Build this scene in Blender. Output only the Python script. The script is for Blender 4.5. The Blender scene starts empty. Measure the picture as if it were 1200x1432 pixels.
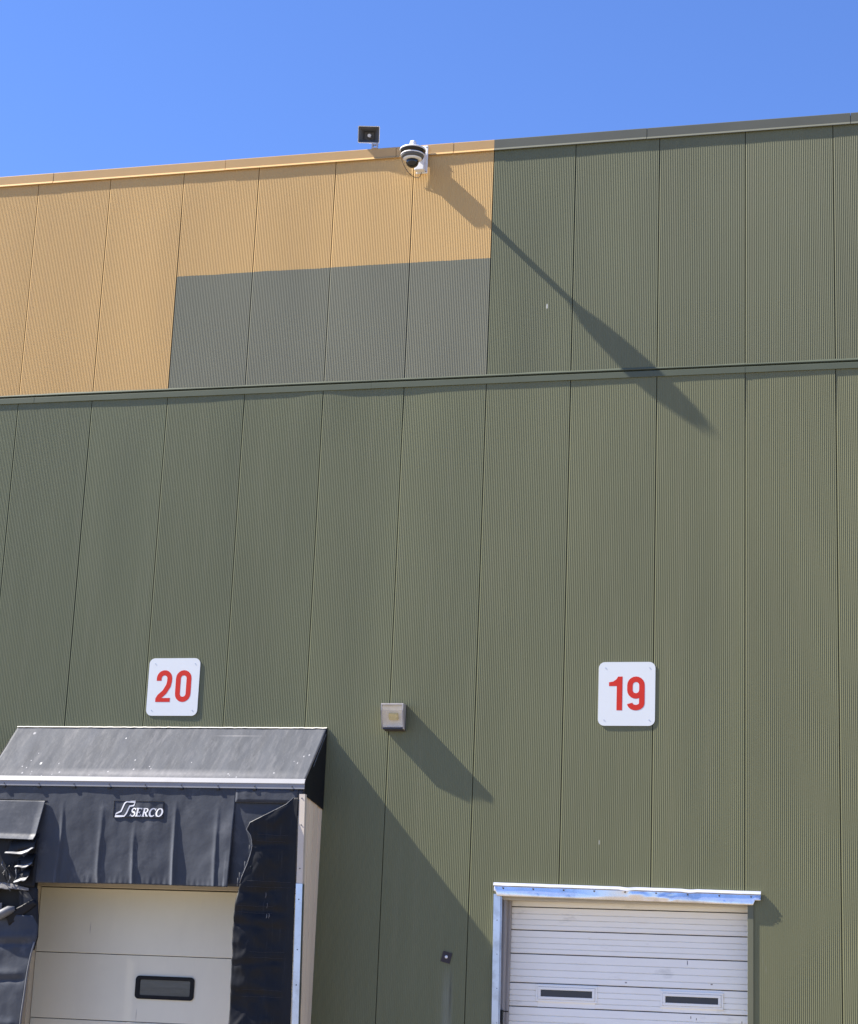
import bpy, bmesh, math, random
from mathutils import Vector, Matrix, noise

random.seed(7)
S = bpy.context.scene
COL = S.collection

# ------------------------------------------------------------------ camera
CAM = Vector((5.18452916, -21.09130819, 2.29680173))
R_ = Vector((0.96584371, 0.25605829, 0.03975019))
U_ = Vector((0.02446187, -0.2428145, 0.96976427))
F_ = Vector((-0.2579681, 0.93566836, 0.24078452))
cam = bpy.data.cameras.new("camera")
cam.sensor_fit = 'VERTICAL'
cam.sensor_height = 24.0
cam.lens = 24.0 * 2723.17 / 1432.0
cam.clip_start = 0.1
cam.clip_end = 3000.0
camo = bpy.data.objects.new("camera", cam)
m = Matrix((R_, U_, -F_)).transposed().to_4x4()
m.translation = CAM
camo.matrix_world = m
COL.objects.link(camo)
S.camera = camo

# ------------------------------------------------------------------ sun, sky, exposure
SUN_TO = Vector((-5.3, -1.0, 5.25)).normalized()          # towards the sun
elev = math.asin(SUN_TO.z)
azim = math.atan2(SUN_TO.x, SUN_TO.y)                     # clockwise from +Y
sl = bpy.data.lights.new("sun", 'SUN')
sl.energy = 5.0
sl.angle = math.radians(0.53)
sl.color = (1.0, 0.93, 0.82)
so = bpy.data.objects.new("sun", sl)
so.rotation_euler = SUN_TO.to_track_quat('Z', 'Y').to_euler()
so.location = (-20, -8, 30)
COL.objects.link(so)

w = bpy.data.worlds.new("World")
S.world = w
w.use_nodes = True
nt = w.node_tree
bg = nt.nodes["Background"]
sk = nt.nodes.new("ShaderNodeTexSky")
sk.sky_type = 'NISHITA'
sk.sun_disc = False
sk.sun_elevation = elev
sk.sun_rotation = azim
sk.air_density = 1.0
sk.dust_density = 0.0
sk.ozone_density = 6.0
tint = nt.nodes.new("ShaderNodeMix"); tint.data_type = 'RGBA'; tint.blend_type = 'MULTIPLY'
tint.inputs["Factor"].default_value = 1.0
tint.inputs["B"].default_value = (0.86, 0.95, 1.29, 1)    # the deep blue of this clear, dry day
nt.links.new(sk.outputs[0], tint.inputs["A"])
nt.links.new(tint.outputs["Result"], bg.inputs[0])
bg.inputs[1].default_value = 0.064

S.view_settings.view_transform = 'Standard'
S.view_settings.look = 'None'
S.view_settings.exposure = 1.55
S.view_settings.gamma = 1.0
S.view_settings.use_curve_mapping = False
S.cycles.filter_width = 1.5
S.cycles.max_bounces = 8

# ------------------------------------------------------------------ materials
def mat(name, col, rough=0.6, metal=0.0, var=0.08, scale=3.0, stretch=(1, 1, 1), bump=0.0, bscale=60.0, spec=0.4, trans=0.0, mix=None, mixscale=1.0, mixstretch=(1, 1, 1), mixlo=0.55, mixhi=0.75, tone=False):
    m = bpy.data.materials.new(name)
    m.use_nodes = True
    t = m.node_tree
    b = t.nodes["Principled BSDF"]
    b.inputs["Roughness"].default_value = rough
    b.inputs["Metallic"].default_value = metal
    b.inputs["Specular IOR Level"].default_value = spec
    b.inputs["Transmission Weight"].default_value = trans
    geo = t.nodes.new("ShaderNodeNewGeometry")
    vm = t.nodes.new("ShaderNodeVectorMath"); vm.operation = 'MULTIPLY'
    vm.inputs[1].default_value = stretch
    t.links.new(geo.outputs["Position"], vm.inputs[0])
    nz = t.nodes.new("ShaderNodeTexNoise")
    nz.inputs["Scale"].default_value = scale
    nz.inputs["Detail"].default_value = 6
    nz.inputs["Roughness"].default_value = 0.6
    t.links.new(vm.outputs[0], nz.inputs["Vector"])
    rp = t.nodes.new("ShaderNodeValToRGB")
    rp.color_ramp.elements[0].position = 0.25
    rp.color_ramp.elements[1].position = 0.75
    rp.color_ramp.elements[0].color = tuple(c * (1 - var) for c in col) + (1,)
    rp.color_ramp.elements[1].color = tuple(min(1, c * (1 + var)) for c in col) + (1,)
    t.links.new(nz.outputs["Fac"], rp.inputs[0])
    out = rp.outputs[0]
    if mix:
        vm2 = t.nodes.new("ShaderNodeVectorMath"); vm2.operation = 'MULTIPLY'
        vm2.inputs[1].default_value = mixstretch
        t.links.new(geo.outputs["Position"], vm2.inputs[0])
        n2 = t.nodes.new("ShaderNodeTexNoise")
        n2.inputs["Scale"].default_value = mixscale
        n2.inputs["Detail"].default_value = 8
        n2.inputs["Roughness"].default_value = 0.65
        t.links.new(vm2.outputs[0], n2.inputs["Vector"])
        mr = t.nodes.new("ShaderNodeMapRange")
        mr.inputs[1].default_value = mixlo; mr.inputs[2].default_value = mixhi
        t.links.new(n2.outputs["Fac"], mr.inputs[0])
        mx = t.nodes.new("ShaderNodeMix"); mx.data_type = 'RGBA'
        t.links.new(mr.outputs[0], mx.inputs["Factor"])
        t.links.new(out, mx.inputs["A"])
        mx.inputs["B"].default_value = tuple(mix) + (1,)
        out = mx.outputs["Result"]
    if tone:                      # panel tint: random paint tone; on green also a light drift put into colour
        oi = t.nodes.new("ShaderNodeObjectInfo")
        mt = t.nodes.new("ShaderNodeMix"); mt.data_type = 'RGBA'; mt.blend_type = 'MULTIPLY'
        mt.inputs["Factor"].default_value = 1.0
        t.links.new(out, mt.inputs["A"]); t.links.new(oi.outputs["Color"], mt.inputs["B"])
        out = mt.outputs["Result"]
    t.links.new(out, b.inputs["Base Color"])
    if bump:
        n3 = t.nodes.new("ShaderNodeTexNoise")
        n3.inputs["Scale"].default_value = bscale
        n3.inputs["Detail"].default_value = 4
        t.links.new(geo.outputs["Position"], n3.inputs["Vector"])
        bp = t.nodes.new("ShaderNodeBump")
        bp.inputs["Strength"].default_value = bump
        bp.inputs["Distance"].default_value = 0.01
        t.links.new(n3.outputs["Fac"], bp.inputs["Height"])
        t.links.new(bp.outputs[0], b.inputs["Normal"])
    m["out"] = out.node.name
    return m

def marks(m, items):
    """worn spots and runs with a shape of their own: (centre x, z, half width, half height, colour, strength, soft)"""
    t = m.node_tree
    b = t.nodes["Principled BSDF"]
    geo = t.nodes.new("ShaderNodeNewGeometry")
    sep = t.nodes.new("ShaderNodeSeparateXYZ")
    t.links.new(geo.outputs["Position"], sep.inputs[0])
    nz = t.nodes.new("ShaderNodeTexNoise"); nz.inputs["Scale"].default_value = 25
    nz.inputs["Detail"].default_value = 4
    vm = t.nodes.new("ShaderNodeVectorMath"); vm.operation = 'MULTIPLY'; vm.inputs[1].default_value = (1, 1, 0.12)
    t.links.new(geo.outputs["Position"], vm.inputs[0]); t.links.new(vm.outputs[0], nz.inputs["Vector"])
    cur = b.inputs["Base Color"].links[0].from_socket
    def mth(op, a, c, clamp=False):
        n = t.nodes.new("ShaderNodeMath"); n.operation = op; n.use_clamp = clamp
        for i, v in enumerate((a, c)):
            if isinstance(v, (int, float)): n.inputs[i].default_value = v
            else: t.links.new(v, n.inputs[i])
        return n.outputs[0]
    for (cx, cz, hw, hh, colr, st, soft) in items:
        dx = mth('ABSOLUTE', mth('SUBTRACT', sep.outputs[0], cx), 0)
        dz = mth('ABSOLUTE', mth('SUBTRACT', sep.outputs[2], cz), 0)
        ax = mth('DIVIDE', mth('SUBTRACT', hw, dx), hw * soft, True)
        az = mth('DIVIDE', mth('SUBTRACT', hh, dz), hh * soft, True)
        f = mth('MULTIPLY', mth('MULTIPLY', ax, az), st)
        f = mth('MULTIPLY', f, mth('ADD', nz.outputs["Fac"], 0.45))
        mx = t.nodes.new("ShaderNodeMix"); mx.data_type = 'RGBA'
        t.links.new(f, mx.inputs["Factor"]); t.links.new(cur, mx.inputs["A"])
        mx.inputs["B"].default_value = tuple(colr) + (1,)
        cur = mx.outputs["Result"]
    t.links.new(cur, b.inputs["Base Color"])

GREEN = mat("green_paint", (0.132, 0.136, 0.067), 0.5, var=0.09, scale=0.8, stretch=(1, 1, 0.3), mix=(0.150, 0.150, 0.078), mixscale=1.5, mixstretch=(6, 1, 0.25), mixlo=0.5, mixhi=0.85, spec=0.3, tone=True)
marks(GREEN, [(-0.205, 2.05, 0.075, 0.62, (0.20, 0.21, 0.16), 0.7, 0.6),
              (-0.17, 2.3, 0.02, 0.36, (0.07, 0.075, 0.055), 0.7, 0.8),
              (0.698, 10.175, 0.012, 0.035, (0.6, 0.6, 0.55), 1.0, 0.5),
              (1.434, 3.98, 0.008, 0.03, (0.4, 0.4, 0.33), 1.0, 0.5),
              (3.19, 2.78, 0.008, 0.08, (0.2, 0.2, 0.14), 0.6, 0.8),
              (3.22, 2.70, 0.006, 0.05, (0.2, 0.2, 0.14), 0.6, 0.8)])
TAN = mat("tan_paint", (0.555, 0.362, 0.142), 0.5, var=0.04, scale=0.9, stretch=(1, 1, 0.4), mix=(0.53, 0.345, 0.145), mixscale=2.0, mixstretch=(6, 1, 0.3), mixlo=0.5, mixhi=0.85, spec=0.3, tone=True)
GREY = mat("grey_paint", (0.176, 0.176, 0.122), 0.5, var=0.05, scale=0.9, stretch=(1, 1, 0.4), spec=0.3)
TRIMG = mat("green_trim", (0.125, 0.128, 0.082), 0.45, var=0.06, scale=2.0, spec=0.35)
BELT = mat("belt_paint", (0.092, 0.106, 0.074), 0.5, var=0.08, scale=2.0, stretch=(1, 1, 3), spec=0.2)
COPG = mat("coping_paint", (0.108, 0.112, 0.090), 0.5, var=0.07, scale=2.0, spec=0.25)
TRIMT = mat("tan_trim", (0.47, 0.30, 0.125), 0.45, var=0.06, scale=2.0, spec=0.35)
CORE = mat("dark_core", (0.02, 0.02, 0.018), 0.9)
CONC = mat("concrete", (0.30, 0.28, 0.25), 0.9, var=0.2, scale=0.8, bump=0.3)
ROOF = mat("roof_membrane", (0.5, 0.49, 0.46), 0.9)
SIGNW = mat("sign_white", (0.63, 0.66, 0.675), 0.35, var=0.015, scale=4)
SIGNR = mat("sign_red", (0.52, 0.032, 0.022), 0.6, var=0.05, scale=8, spec=0.15)
STEEL = mat("galvanised_steel", (0.54, 0.57, 0.64), 0.28, 1.0, var=0.16, scale=4, mix=(0.36, 0.37, 0.40), mixscale=5, mixlo=0.52, mixhi=0.75)
WORNSTEEL = mat("worn_bright_sheet", (0.80, 0.79, 0.80), 0.24, 0.85, var=0.10, scale=6, bump=0.03, bscale=9, mix=(0.52, 0.50, 0.49), mixscale=4, mixlo=0.50, mixhi=0.72)
SCREW = mat("screw_head", (0.10, 0.10, 0.11), 0.5, 0.6)
WHITEP = mat("white_plastic", (0.78, 0.78, 0.78), 0.35, var=0.04, scale=20)
BLACKP = mat("black_plastic", (0.012, 0.012, 0.014), 0.25)
GREYP = mat("grey_plastic", (0.10, 0.10, 0.10), 0.45)
DOME = mat("smoked_dome", (0.006, 0.006, 0.008), 0.06, spec=0.6)
DOORW = mat("white_door", (0.92, 0.90, 0.84), 0.45, var=0.03, scale=3, stretch=(1, 1, 4), mix=(0.50, 0.49, 0.46), mixscale=2.2, mixstretch=(1, 1, 3), mixlo=0.60, mixhi=0.85)
marks(DOORW, [(2.36, 2.745, 0.006, 0.03, (0.12, 0.10, 0.1), 1.0, 0.6), (2.62, 2.53, 0.015, 0.008, (0.15, 0.12, 0.1), 1.0, 0.6),
              (1.7, 2.515, 0.015, 0.01, (0.2, 0.17, 0.15), 1.0, 0.6), (2.40, 2.18, 0.007, 0.018, (0.15, 0.13, 0.12), 1.0, 0.6),
              (2.46, 2.165, 0.006, 0.015, (0.15, 0.13, 0.12), 1.0, 0.6), (2.94, 2.15, 0.006, 0.018, (0.2, 0.18, 0.16), 1.0, 0.6)])
DOORB = mat("beige_door", (0.73, 0.71, 0.60), 0.5, var=0.03, scale=2, bump=0.05, bscale=120, mix=(0.65, 0.63, 0.54), mixscale=1.2, mixstretch=(1, 1, 0.35), mixlo=0.5, mixhi=0.9)
marks(DOORB, [(-4.55, 2.9, 0.008, 0.08, (0.42, 0.40, 0.38), 0.9, 0.8), (-3.9, 1.95, 0.008, 0.08, (0.42, 0.40, 0.38), 0.9, 0.8)])
TRIMB = mat("beige_trim", (0.52, 0.47, 0.38), 0.6, var=0.08, scale=3)
SEAL = mat("black_rubber", (0.008, 0.008, 0.010), 0.55, spec=0.2)
PANE = mat("dusty_pane", (0.055, 0.06, 0.065), 0.12, var=0.35, scale=5, stretch=(0.4, 1, 3), spec=0.5)
PANE2 = mat("dark_pane", (0.018, 0.022, 0.04), 0.12, spec=0.5)
HOOD = mat("dusty_vinyl", (0.070, 0.076, 0.088), 0.6, var=0.22, scale=3.0, stretch=(2.0, 0.5, 0.5), bump=0.2, bscale=25, spec=0.15, mix=(0.115, 0.119, 0.130), mixscale=5, mixstretch=(3, 0.6, 0.6), mixlo=0.50, mixhi=0.74)
VINYL = mat("charcoal_vinyl", (0.036, 0.041, 0.052), 0.5, var=0.2, scale=3, stretch=(1.5, 1, 0.7), bump=0.25, bscale=14, mix=(0.085, 0.09, 0.102), mixscale=4, mixlo=0.55, mixhi=0.8, spec=0.22)
BLACKV = mat("black_vinyl", (0.008, 0.009, 0.012), 0.55, var=0.2, scale=5, bump=0.12, bscale=12, mix=(0.045, 0.045, 0.048), mixscale=22, mixstretch=(3, 1, 0.12), mixlo=0.60, mixhi=0.80, spec=0.24)
for mm_, wt in ((VINYL, 0.35),):
    b_ = mm_.node_tree.nodes["Principled BSDF"]
    b_.inputs["Sheen Weight"].default_value = wt
    b_.inputs["Sheen Roughness"].default_value = 0.5
    b_.inputs["Sheen Tint"].default_value = (0.75, 0.82, 1.0, 1)
VEDGE = mat("worn_vinyl_edge", (0.12, 0.125, 0.135), 0.5, var=0.2, scale=12)
FOAM = mat("torn_lining", (0.17, 0.165, 0.165), 0.8, var=0.45, scale=18)
SIDEP = mat("shelter_side_panel", (0.80, 0.66, 0.49), 0.6, var=0.12, scale=2, stretch=(1, 6, 0.3))
CREAM = mat("cream_strip", (0.58, 0.51, 0.42), 0.5, var=0.05)
PRINT = mat("white_print", (0.72, 0.73, 0.76), 0.5, var=0.05)
LAMPB = mat("lamp_housing", (0.34, 0.32, 0.31), 0.5, 0.0, var=0.15, scale=20)
LAMPD = mat("lamp_dark", (0.05, 0.045, 0.05), 0.5)
LENS = mat("lamp_lens", (0.50, 0.45, 0.37), 0.3, var=0.12, scale=12, stretch=(1, 1, 0.6), mix=(0.66, 0.62, 0.54), mixscale=9, mixlo=0.5, mixhi=0.75)
LENS.node_tree.nodes["Principled BSDF"].inputs["Alpha"].default_value = 0.14
BULB = mat("yellow_reflector", (0.74, 0.60, 0.24), 0.4, var=0.12, scale=25)
CABLE = mat("brown_cable", (0.10, 0.065, 0.03), 0.6)
PLATE = mat("rusty_dark_plate", (0.035, 0.026, 0.030), 0.6, var=0.3, scale=30)

# ------------------------------------------------------------------ helpers
def link(name, bm, mats, parent=None, smooth=False, norm=True):
    if norm:
        bmesh.ops.recalc_face_normals(bm, faces=bm.faces[:])
    me = bpy.data.meshes.new(name)
    bm.to_mesh(me); bm.free()
    for mm in (mats if isinstance(mats, (list, tuple)) else [mats]):
        me.materials.append(mm)
    if smooth:
        for p in me.polygons: p.use_smooth = True
    o = bpy.data.objects.new(name, me)
    COL.objects.link(o)
    if parent:
        o.parent = parent
        o.matrix_parent_inverse = Matrix.Translation(-Vector(parent_origin(parent)))
    return o

def parent_origin(p):
    v = Vector(p.location)
    q = p.parent
    while q:
        v = v  # children of things carry world coordinates; only the thing's own Empty is moved
        q = q.parent
    return v if p.type == 'EMPTY' else Vector((0, 0, 0))

def thing(name, label, cat, loc, group=None):
    o = bpy.data.objects.new(name, None)
    o.empty_display_size = 0.2
    o.location = loc
    COL.objects.link(o)
    o["label"] = label
    o["category"] = cat
    if group: o["group"] = group
    return o

def box(bm, x0, x1, y0, y1, z0, z1, bev=0.0, mi=0):
    vs = [bm.verts.new((x, y, z)) for x in (x0, x1) for y in (y0, y1) for z in (z0, z1)]
    fs = [bm.faces.new([vs[i] for i in q]) for q in ((0, 1, 3, 2), (4, 6, 7, 5), (0, 4, 5, 1), (2, 3, 7, 6), (0, 2, 6, 4), (1, 5, 7, 3))]
    for f in fs: f.material_index = mi
    if bev:
        es = list({e for f in fs for e in f.edges})
        bmesh.ops.bevel(bm, geom=es, offset=bev, segments=2, affect='EDGES', profile=0.5)
    return fs

def prism_x(bm, prof, x0, x1, cap=True, mi=0):
    """closed (y,z) profile swept along x"""
    a = [bm.verts.new((x0, y, z)) for y, z in prof]
    b = [bm.verts.new((x1, y, z)) for y, z in prof]
    n = len(prof)
    for i in range(n):
        j = (i + 1) % n
        bm.faces.new((a[i], a[j], b[j], b[i])).material_index = mi
    if cap:
        bm.faces.new(a).material_index = mi; bm.faces.new(b[::-1]).material_index = mi

def prism_y(bm, prof, y0, y1, mi=0):
    """closed (x,z) outline extruded in y"""
    a = [bm.verts.new((x, y0, z)) for x, z in prof]
    b = [bm.verts.new((x, y1, z)) for x, z in prof]
    n = len(prof)
    for i in range(n):
        j = (i + 1) % n
        bm.faces.new((a[i], a[j], b[j], b[i])).material_index = mi
    bm.faces.new(a).material_index = mi; bm.faces.new(b[::-1]).material_index = mi

def tube(bm, pts, r, n=8, mi=0):
    pts = [Vector(p) for p in pts]
    rings = []
    for i, p in enumerate(pts):
        d = (pts[min(i + 1, len(pts) - 1)] - pts[max(i - 1, 0)]).normalized()
        s = d.cross(Vector((0.13, 0.31, 0.94))).normalized(); t = d.cross(s)
        rr = r[i] if isinstance(r, (list, tuple)) else r
        rings.append([bm.verts.new(p + rr * (math.cos(a) * s + math.sin(a) * t)) for a in (2 * math.pi * k / n for k in range(n))])
    for a, b in zip(rings, rings[1:]):
        for k in range(n):
            bm.faces.new((a[k], a[(k + 1) % n], b[(k + 1) % n], b[k])).material_index = mi
    bm.faces.new(rings[0][::-1]).material_index = mi; bm.faces.new(rings[-1]).material_index = mi

def lathe(bm, prof, c, n=32, ax='z'):
    rings = []
    for r, z in prof:
        ring = []
        for k in range(n):
            a = 2 * math.pi * k / n
            v = Vector((r * math.cos(a), r * math.sin(a), z))
            ring.append(bm.verts.new(v + Vector(c)))
        rings.append(ring)
    for a, b in zip(rings, rings[1:]):
        for k in range(n):
            bm.faces.new((a[k], a[(k + 1) % n], b[(k + 1) % n], b[k]))
    bm.faces.new(rings[0][::-1]); bm.faces.new(rings[-1])

def stroke(bm, pts, w, M, y0, y1, closed=False):
    """a pen stroke of width w (number or list) along 2-D points, mapped by M(u,v)->(x,z) and extruded in y"""
    n = len(pts)
    L, Rr = [], []
    for i in range(n):
        if closed:
            p, q = pts[(i - 1) % n], pts[(i + 1) % n]
        else:
            p, q = pts[max(i - 1, 0)], pts[min(i + 1, n - 1)]
        d = Vector((q[0] - p[0], q[1] - p[1])).normalized()
        nn = Vector((-d.y, d.x))
        ww = (w[i] if isinstance(w, (list, tuple)) else w) / 2
        if 0 < i < n - 1 or closed:
            a = Vector((pts[i][0] - pts[i - 1][0], pts[i][1] - pts[i - 1][1])).normalized()
            cosh = max(0.55, abs(a.dot(d)))
            ww /= cosh
        c = Vector(pts[i])
        L.append(c + nn * ww); Rr.append(c - nn * ww)
    def vv(p, y):
        x, z = M(p[0], p[1]); return bm.verts.new((x, y, z))
    lf = [vv(p, y0) for p in L]; rf = [vv(p, y0) for p in Rr]
    lb = [vv(p, y1) for p in L]; rb = [vv(p, y1) for p in Rr]
    rng = range(n) if closed else range(n - 1)
    for i in rng:
        j = (i + 1) % n
        bm.faces.new((lf[i], lf[j], rf[j], rf[i]))
        bm.faces.new((lb[i], rb[i], rb[j], lb[j]))
        bm.faces.new((lf[i], lb[i], lb[j], lf[j]))
        bm.faces.new((rf[i], rf[j], rb[j], rb[i]))
    if not closed:
        bm.faces.new((lf[0], rf[0], rb[0], lb[0])); bm.faces.new((lf[-1], lb[-1], rb[-1], rf[-1]))

def sheet(bm, fn, nu, nv, thick=0.004, mi=0):
    """a cloth-like sheet: fn(u,v)->point, given a little thickness along +y"""
    g = [[bm.verts.new(fn(i / nu, j / nv)) for j in range(nv + 1)] for i in range(nu + 1)]
    h = [[bm.verts.new(v.co + Vector((0, thick, 0))) for v in row] for row in g]
    for i in range(nu):
        for j in range(nv):
            bm.faces.new((g[i][j], g[i + 1][j], g[i + 1][j + 1], g[i][j + 1])).material_index = mi
            bm.faces.new((h[i][j], h[i][j + 1], h[i + 1][j + 1], h[i + 1][j])).material_index = mi
    for i in range(nu):
        for j in (0, nv):
            bm.faces.new((g[i][j], g[i + 1][j], h[i + 1][j], h[i][j])).material_index = mi
    for j in range(nv):
        for i in (0, nu):
            bm.faces.new((g[i][j], g[i][j + 1], h[i][j + 1], h[i][j])).material_index = mi

def arc(cx, cz, r, a0, a1, n=8, rz=None):
    rz = r if rz is None else rz
    return [(cx + r * math.cos(math.radians(a0 + (a1 - a0) * k / n)), cz + rz * math.sin(math.radians(a0 + (a1 - a0) * k / n))) for k in range(n + 1)]

def rrect(x0, x1, z0, z1, r, n=6):
    return arc(x1 - r, z1 - r, r, 0, 90, n) + arc(x0 + r, z1 - r, r, 90, 180, n) + arc(x0 + r, z0 + r, r, 180, 270, n) + arc(x1 - r, z0 + r, r, 270, 360, n)

def screws(parent, spots, y, r=0.008, mt=None, name="screw"):
    me = None
    for (x, z) in spots:
        if me is None:
            bm = bmesh.new()
            bmesh.ops.create_cone(bm, cap_ends=True, segments=8, radius1=r, radius2=r * 0.7, depth=0.006, matrix=Matrix.Rotation(math.radians(90), 4, 'X'))
            me = bpy.data.meshes.new(name); bm.to_mesh(me); bm.free(); me.materials.append(mt or SCREW)
        o = bpy.data.objects.new(name, me)
        COL.objects.link(o)
        o.parent = parent
        o.matrix_parent_inverse = Matrix.Translation(-parent_origin(parent))
        o.location = (x, y - 0.002, z)

# ------------------------------------------------------------------ ground
bm = bmesh.new()
vs = [bm.verts.new(p) for p in ((-400, -600, 0), (400, -600, 0), (400, 300, 0), (-400, 300, 0))]
bm.faces.new(vs)
g = link("yard_pavement", bm, mat("yard_concrete", (0.215, 0.178, 0.125), 0.9, var=0.2, scale=0.4, mix=(0.15, 0.125, 0.09), mixscale=0.15, bump=0.3, bscale=20))
g["kind"] = "structure"

# ------------------------------------------------------------------ the warehouse
W = thing("warehouse_building", "large metal-clad warehouse with ribbed green, tan and grey wall panels", "warehouse", (0, 0, 0))
OPEN = [(0.345, 3.045, 3.42), (-5.50, -1.95, 3.60)]          # x0, x1, head of the two door openings
ZT, ZB1, ZB2, ZBOT = 12.30, 9.358, 9.30, 1.0
NR = 48
K0, K1 = -9, 7

def lin(a, u):      # piecewise smooth through equally spaced samples
    n = len(a) - 1
    i = min(int(u * n), n - 1); t = u * n - i; t = t * t * (3 - 2 * t)
    return a[i] * (1 - t) + a[i + 1] * t

LOW = {-7: (8, 9, 8), -6: (8, 8.5, 9), -5: (9, 10, 9.5), -4: (9.5, 9, 7), -3: (8, 7.5, 4), -2: (4.5, 10, 9), -1: (10.5, 7.5, 6.5), 0: (7, 7.5, 7), 1: (8, 7, 6.5), 2: (8, 6.5, 6), 3: (8.5, 7, 6), 4: (9, 7.5, 7)}

def make_panel(k, upper):
    rnd = random.Random(k * 31 + (5 if upper else 0))
    x0, x1 = k + 0.0045, k + 0.9955
    p = (x1 - x0) / NR
    prof = []
    for i in range(NR):
        b = x0 + i * p
        prof += [(b, 0.0024), (b + 0.36 * p, 0.0024), (b + 0.50 * p, 0.0), (b + 0.84 * p, 0.0)]
    prof.append((x1, 0.0024))
    zt, zb = (ZT, ZB1) if upper else (ZB2, ZBOT)
    zs = {zt, zb, zt - 0.12, zt - 0.3, zt - 0.6, zb + 0.15}
    n = int((zt - zb) / 0.7)
    zs |= {round(zb + (zt - zb) * i / n, 4) for i in range(1, n)}
    if upper and -4 <= k < 0: zs.add(10.82)
    if not upper:
        for o in OPEN: zs.add(o[2])
    zs = sorted(zs)
    if upper:
        s3 = [rnd.uniform(-0.0012, 0.0012) for _ in range(4)]
    else:
        s3 = [0.016 - v * 0.0088 / 5.25 - 0.0022 for v in LOW.get(k, (8, 8, 8))]
    a = [rnd.uniform(-0.0034, 0.0034) for _ in range(6)]
    tilt = rnd.uniform(-0.0025, 0.0025)
    def off(u, z):
        d = (zt - z) - (0.0 if not upper else 0.10)
        f = 1.0 if d < 0.14 else max(0.0, 1 - (d - 0.14) / 1.0) ** 2
        v = lin(s3, u) * f
        v += (1 - f) * (tilt * (u - 0.5) + a[0] * math.sin(math.pi * u) * math.sin(z * 0.9 + a[1] * 900) + a[2] * math.sin(2 * math.pi * u) * math.sin(z * 0.55 + a[3] * 900))
        return v
    bm = bmesh.new()
    grid = {}
    def V(i, j):
        if (i, j) not in grid:
            x, y = prof[i]; z = zs[j]
            if upper and z == 10.82: z += 0.005 * noise.noise(Vector((x * 40, 3, 1))) + 0.006 * noise.noise(Vector((x * 3, 7, 1)))
            grid[(i, j)] = bm.verts.new((x, y - off((x - x0) / (x1 - x0), z), z))
        return grid[(i, j)]
    for i in range(len(prof) - 1):
        xm = (prof[i][0] + prof[i + 1][0]) / 2
        for j in range(len(zs) - 1):
            zm = (zs[j] + zs[j + 1]) / 2
            if not upper and any(o[0] < xm < o[1] and zm < o[2] for o in OPEN): continue
            f = bm.faces.new((V(i, j), V(i + 1, j), V(i + 1, j + 1), V(i, j + 1)))
            if upper and -4 <= k < 0 and zm < 10.82: f.material_index = 1
    # the panel's edges turn back towards the wall core
    for i in (0, len(prof) - 1):
        for j in range(len(zs) - 1):
            if (i, j) in grid and (i, j + 1) in grid:
                zm = (zs[j] + zs[j + 1]) / 2
                v0, v1 = grid[(i, j)], grid[(i, j + 1)]
                sx = 0.002 if i == 0 else -0.002
                b0 = bm.verts.new((v0.co.x, 0.035, v0.co.z)); b1 = bm.verts.new((v1.co.x, 0.035, v1.co.z))
                f = bm.faces.new((v0, v1, b1, b0))
                if upper and -4 <= k < 0 and zm < 10.82: f.material_index = 1
    if upper and k < -4: ms = [TAN]
    elif upper and k < 0: ms = [TAN, GREY]
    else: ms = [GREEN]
    o = link("wall_panel", bm, ms, W, norm=False)
    f = min(1, max(0, (k + 5.5) / 9.0))  # cool-to-warm brightening along the wall, light put into the green panels' colour
    j = rnd.uniform(0.975, 1.025)
    if k < 0 and upper: o.color = (j, j, j, 1)
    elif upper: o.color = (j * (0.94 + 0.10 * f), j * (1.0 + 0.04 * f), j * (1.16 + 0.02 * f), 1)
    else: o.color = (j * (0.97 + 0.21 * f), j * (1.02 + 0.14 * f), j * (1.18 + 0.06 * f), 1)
    return o

for k in range(K0, K1):
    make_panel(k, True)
for k in range(K0, K1):
    if not any(o[0] <= k and k + 1 <= o[1] and False for o in OPEN):
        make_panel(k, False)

# wall core with the two door openings, roof, foundation
bm = bmesh.new()
zc = 12.28
xs = sorted([K0 + .01, K1 - .01] + [v for o in OPEN for v in o[:2]])
for a, b in zip(xs, xs[1:]):
    h = next((o[2] for o in OPEN if o[0] <= a and b <= o[1]), 1.2)
    box(bm, a, b, 0.036, 0.20, h if h > 1.3 else 0.99, zc)
link("wall_core", bm, CORE, W)
bm = bmesh.new()
box(bm, K0 + .01, K1 - .01, 0.21, 25, 12.0, 12.2)
link("roof", bm, ROOF, W)
bm = bmesh.new()
box(bm, K0, K1, 0.01, 0.35, -0.2, 0.985)
link("foundation", bm, CONC, W)
for xx in (K0 + 0.02, K1 - 0.22):
    bm = bmesh.new()
    box(bm, xx, xx + 0.2, 0.36, 24.9, 0, 11.99)
    link("end_wall", bm, TRIMG, W)
bm = bmesh.new()
box(bm, K0 + .3, K1 - .3, 24.6, 24.9, 0, 11.99)
link("rear_wall", bm, TRIMG, W)

# coping sections along the roof edge
joints = [K0, -8.15, -5.8, -3.45, -1.23, -0.506, 0.0, 1.848, 4.20, K1]
for a, b in zip(joints, joints[1:]):
    bm = bmesh.new()
    ga = 0.0 if a == 0.0 else 0.003
    gb = 0.0 if b == 0.0 else 0.003
    st = 0.0015 * ((joints.index(a) * 7) % 3 - 1)
    prof = [(0.30, 12.335 + 0.03), (-0.010 + st, 12.335), (-0.012 + st, 12.330), (-0.009 + st, 12.222), (-0.027 + st, 12.196), (-0.027 + st, 12.191), (-0.0245 + st, 12.189), (-0.002 + st, 12.205), (-0.004 + st, 12.31), (0.30, 12.34)]
    prism_x(bm, prof, a + ga, b - gb)
    link("coping", bm, TRIMT if b <= 0 else COPG, W)

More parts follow.
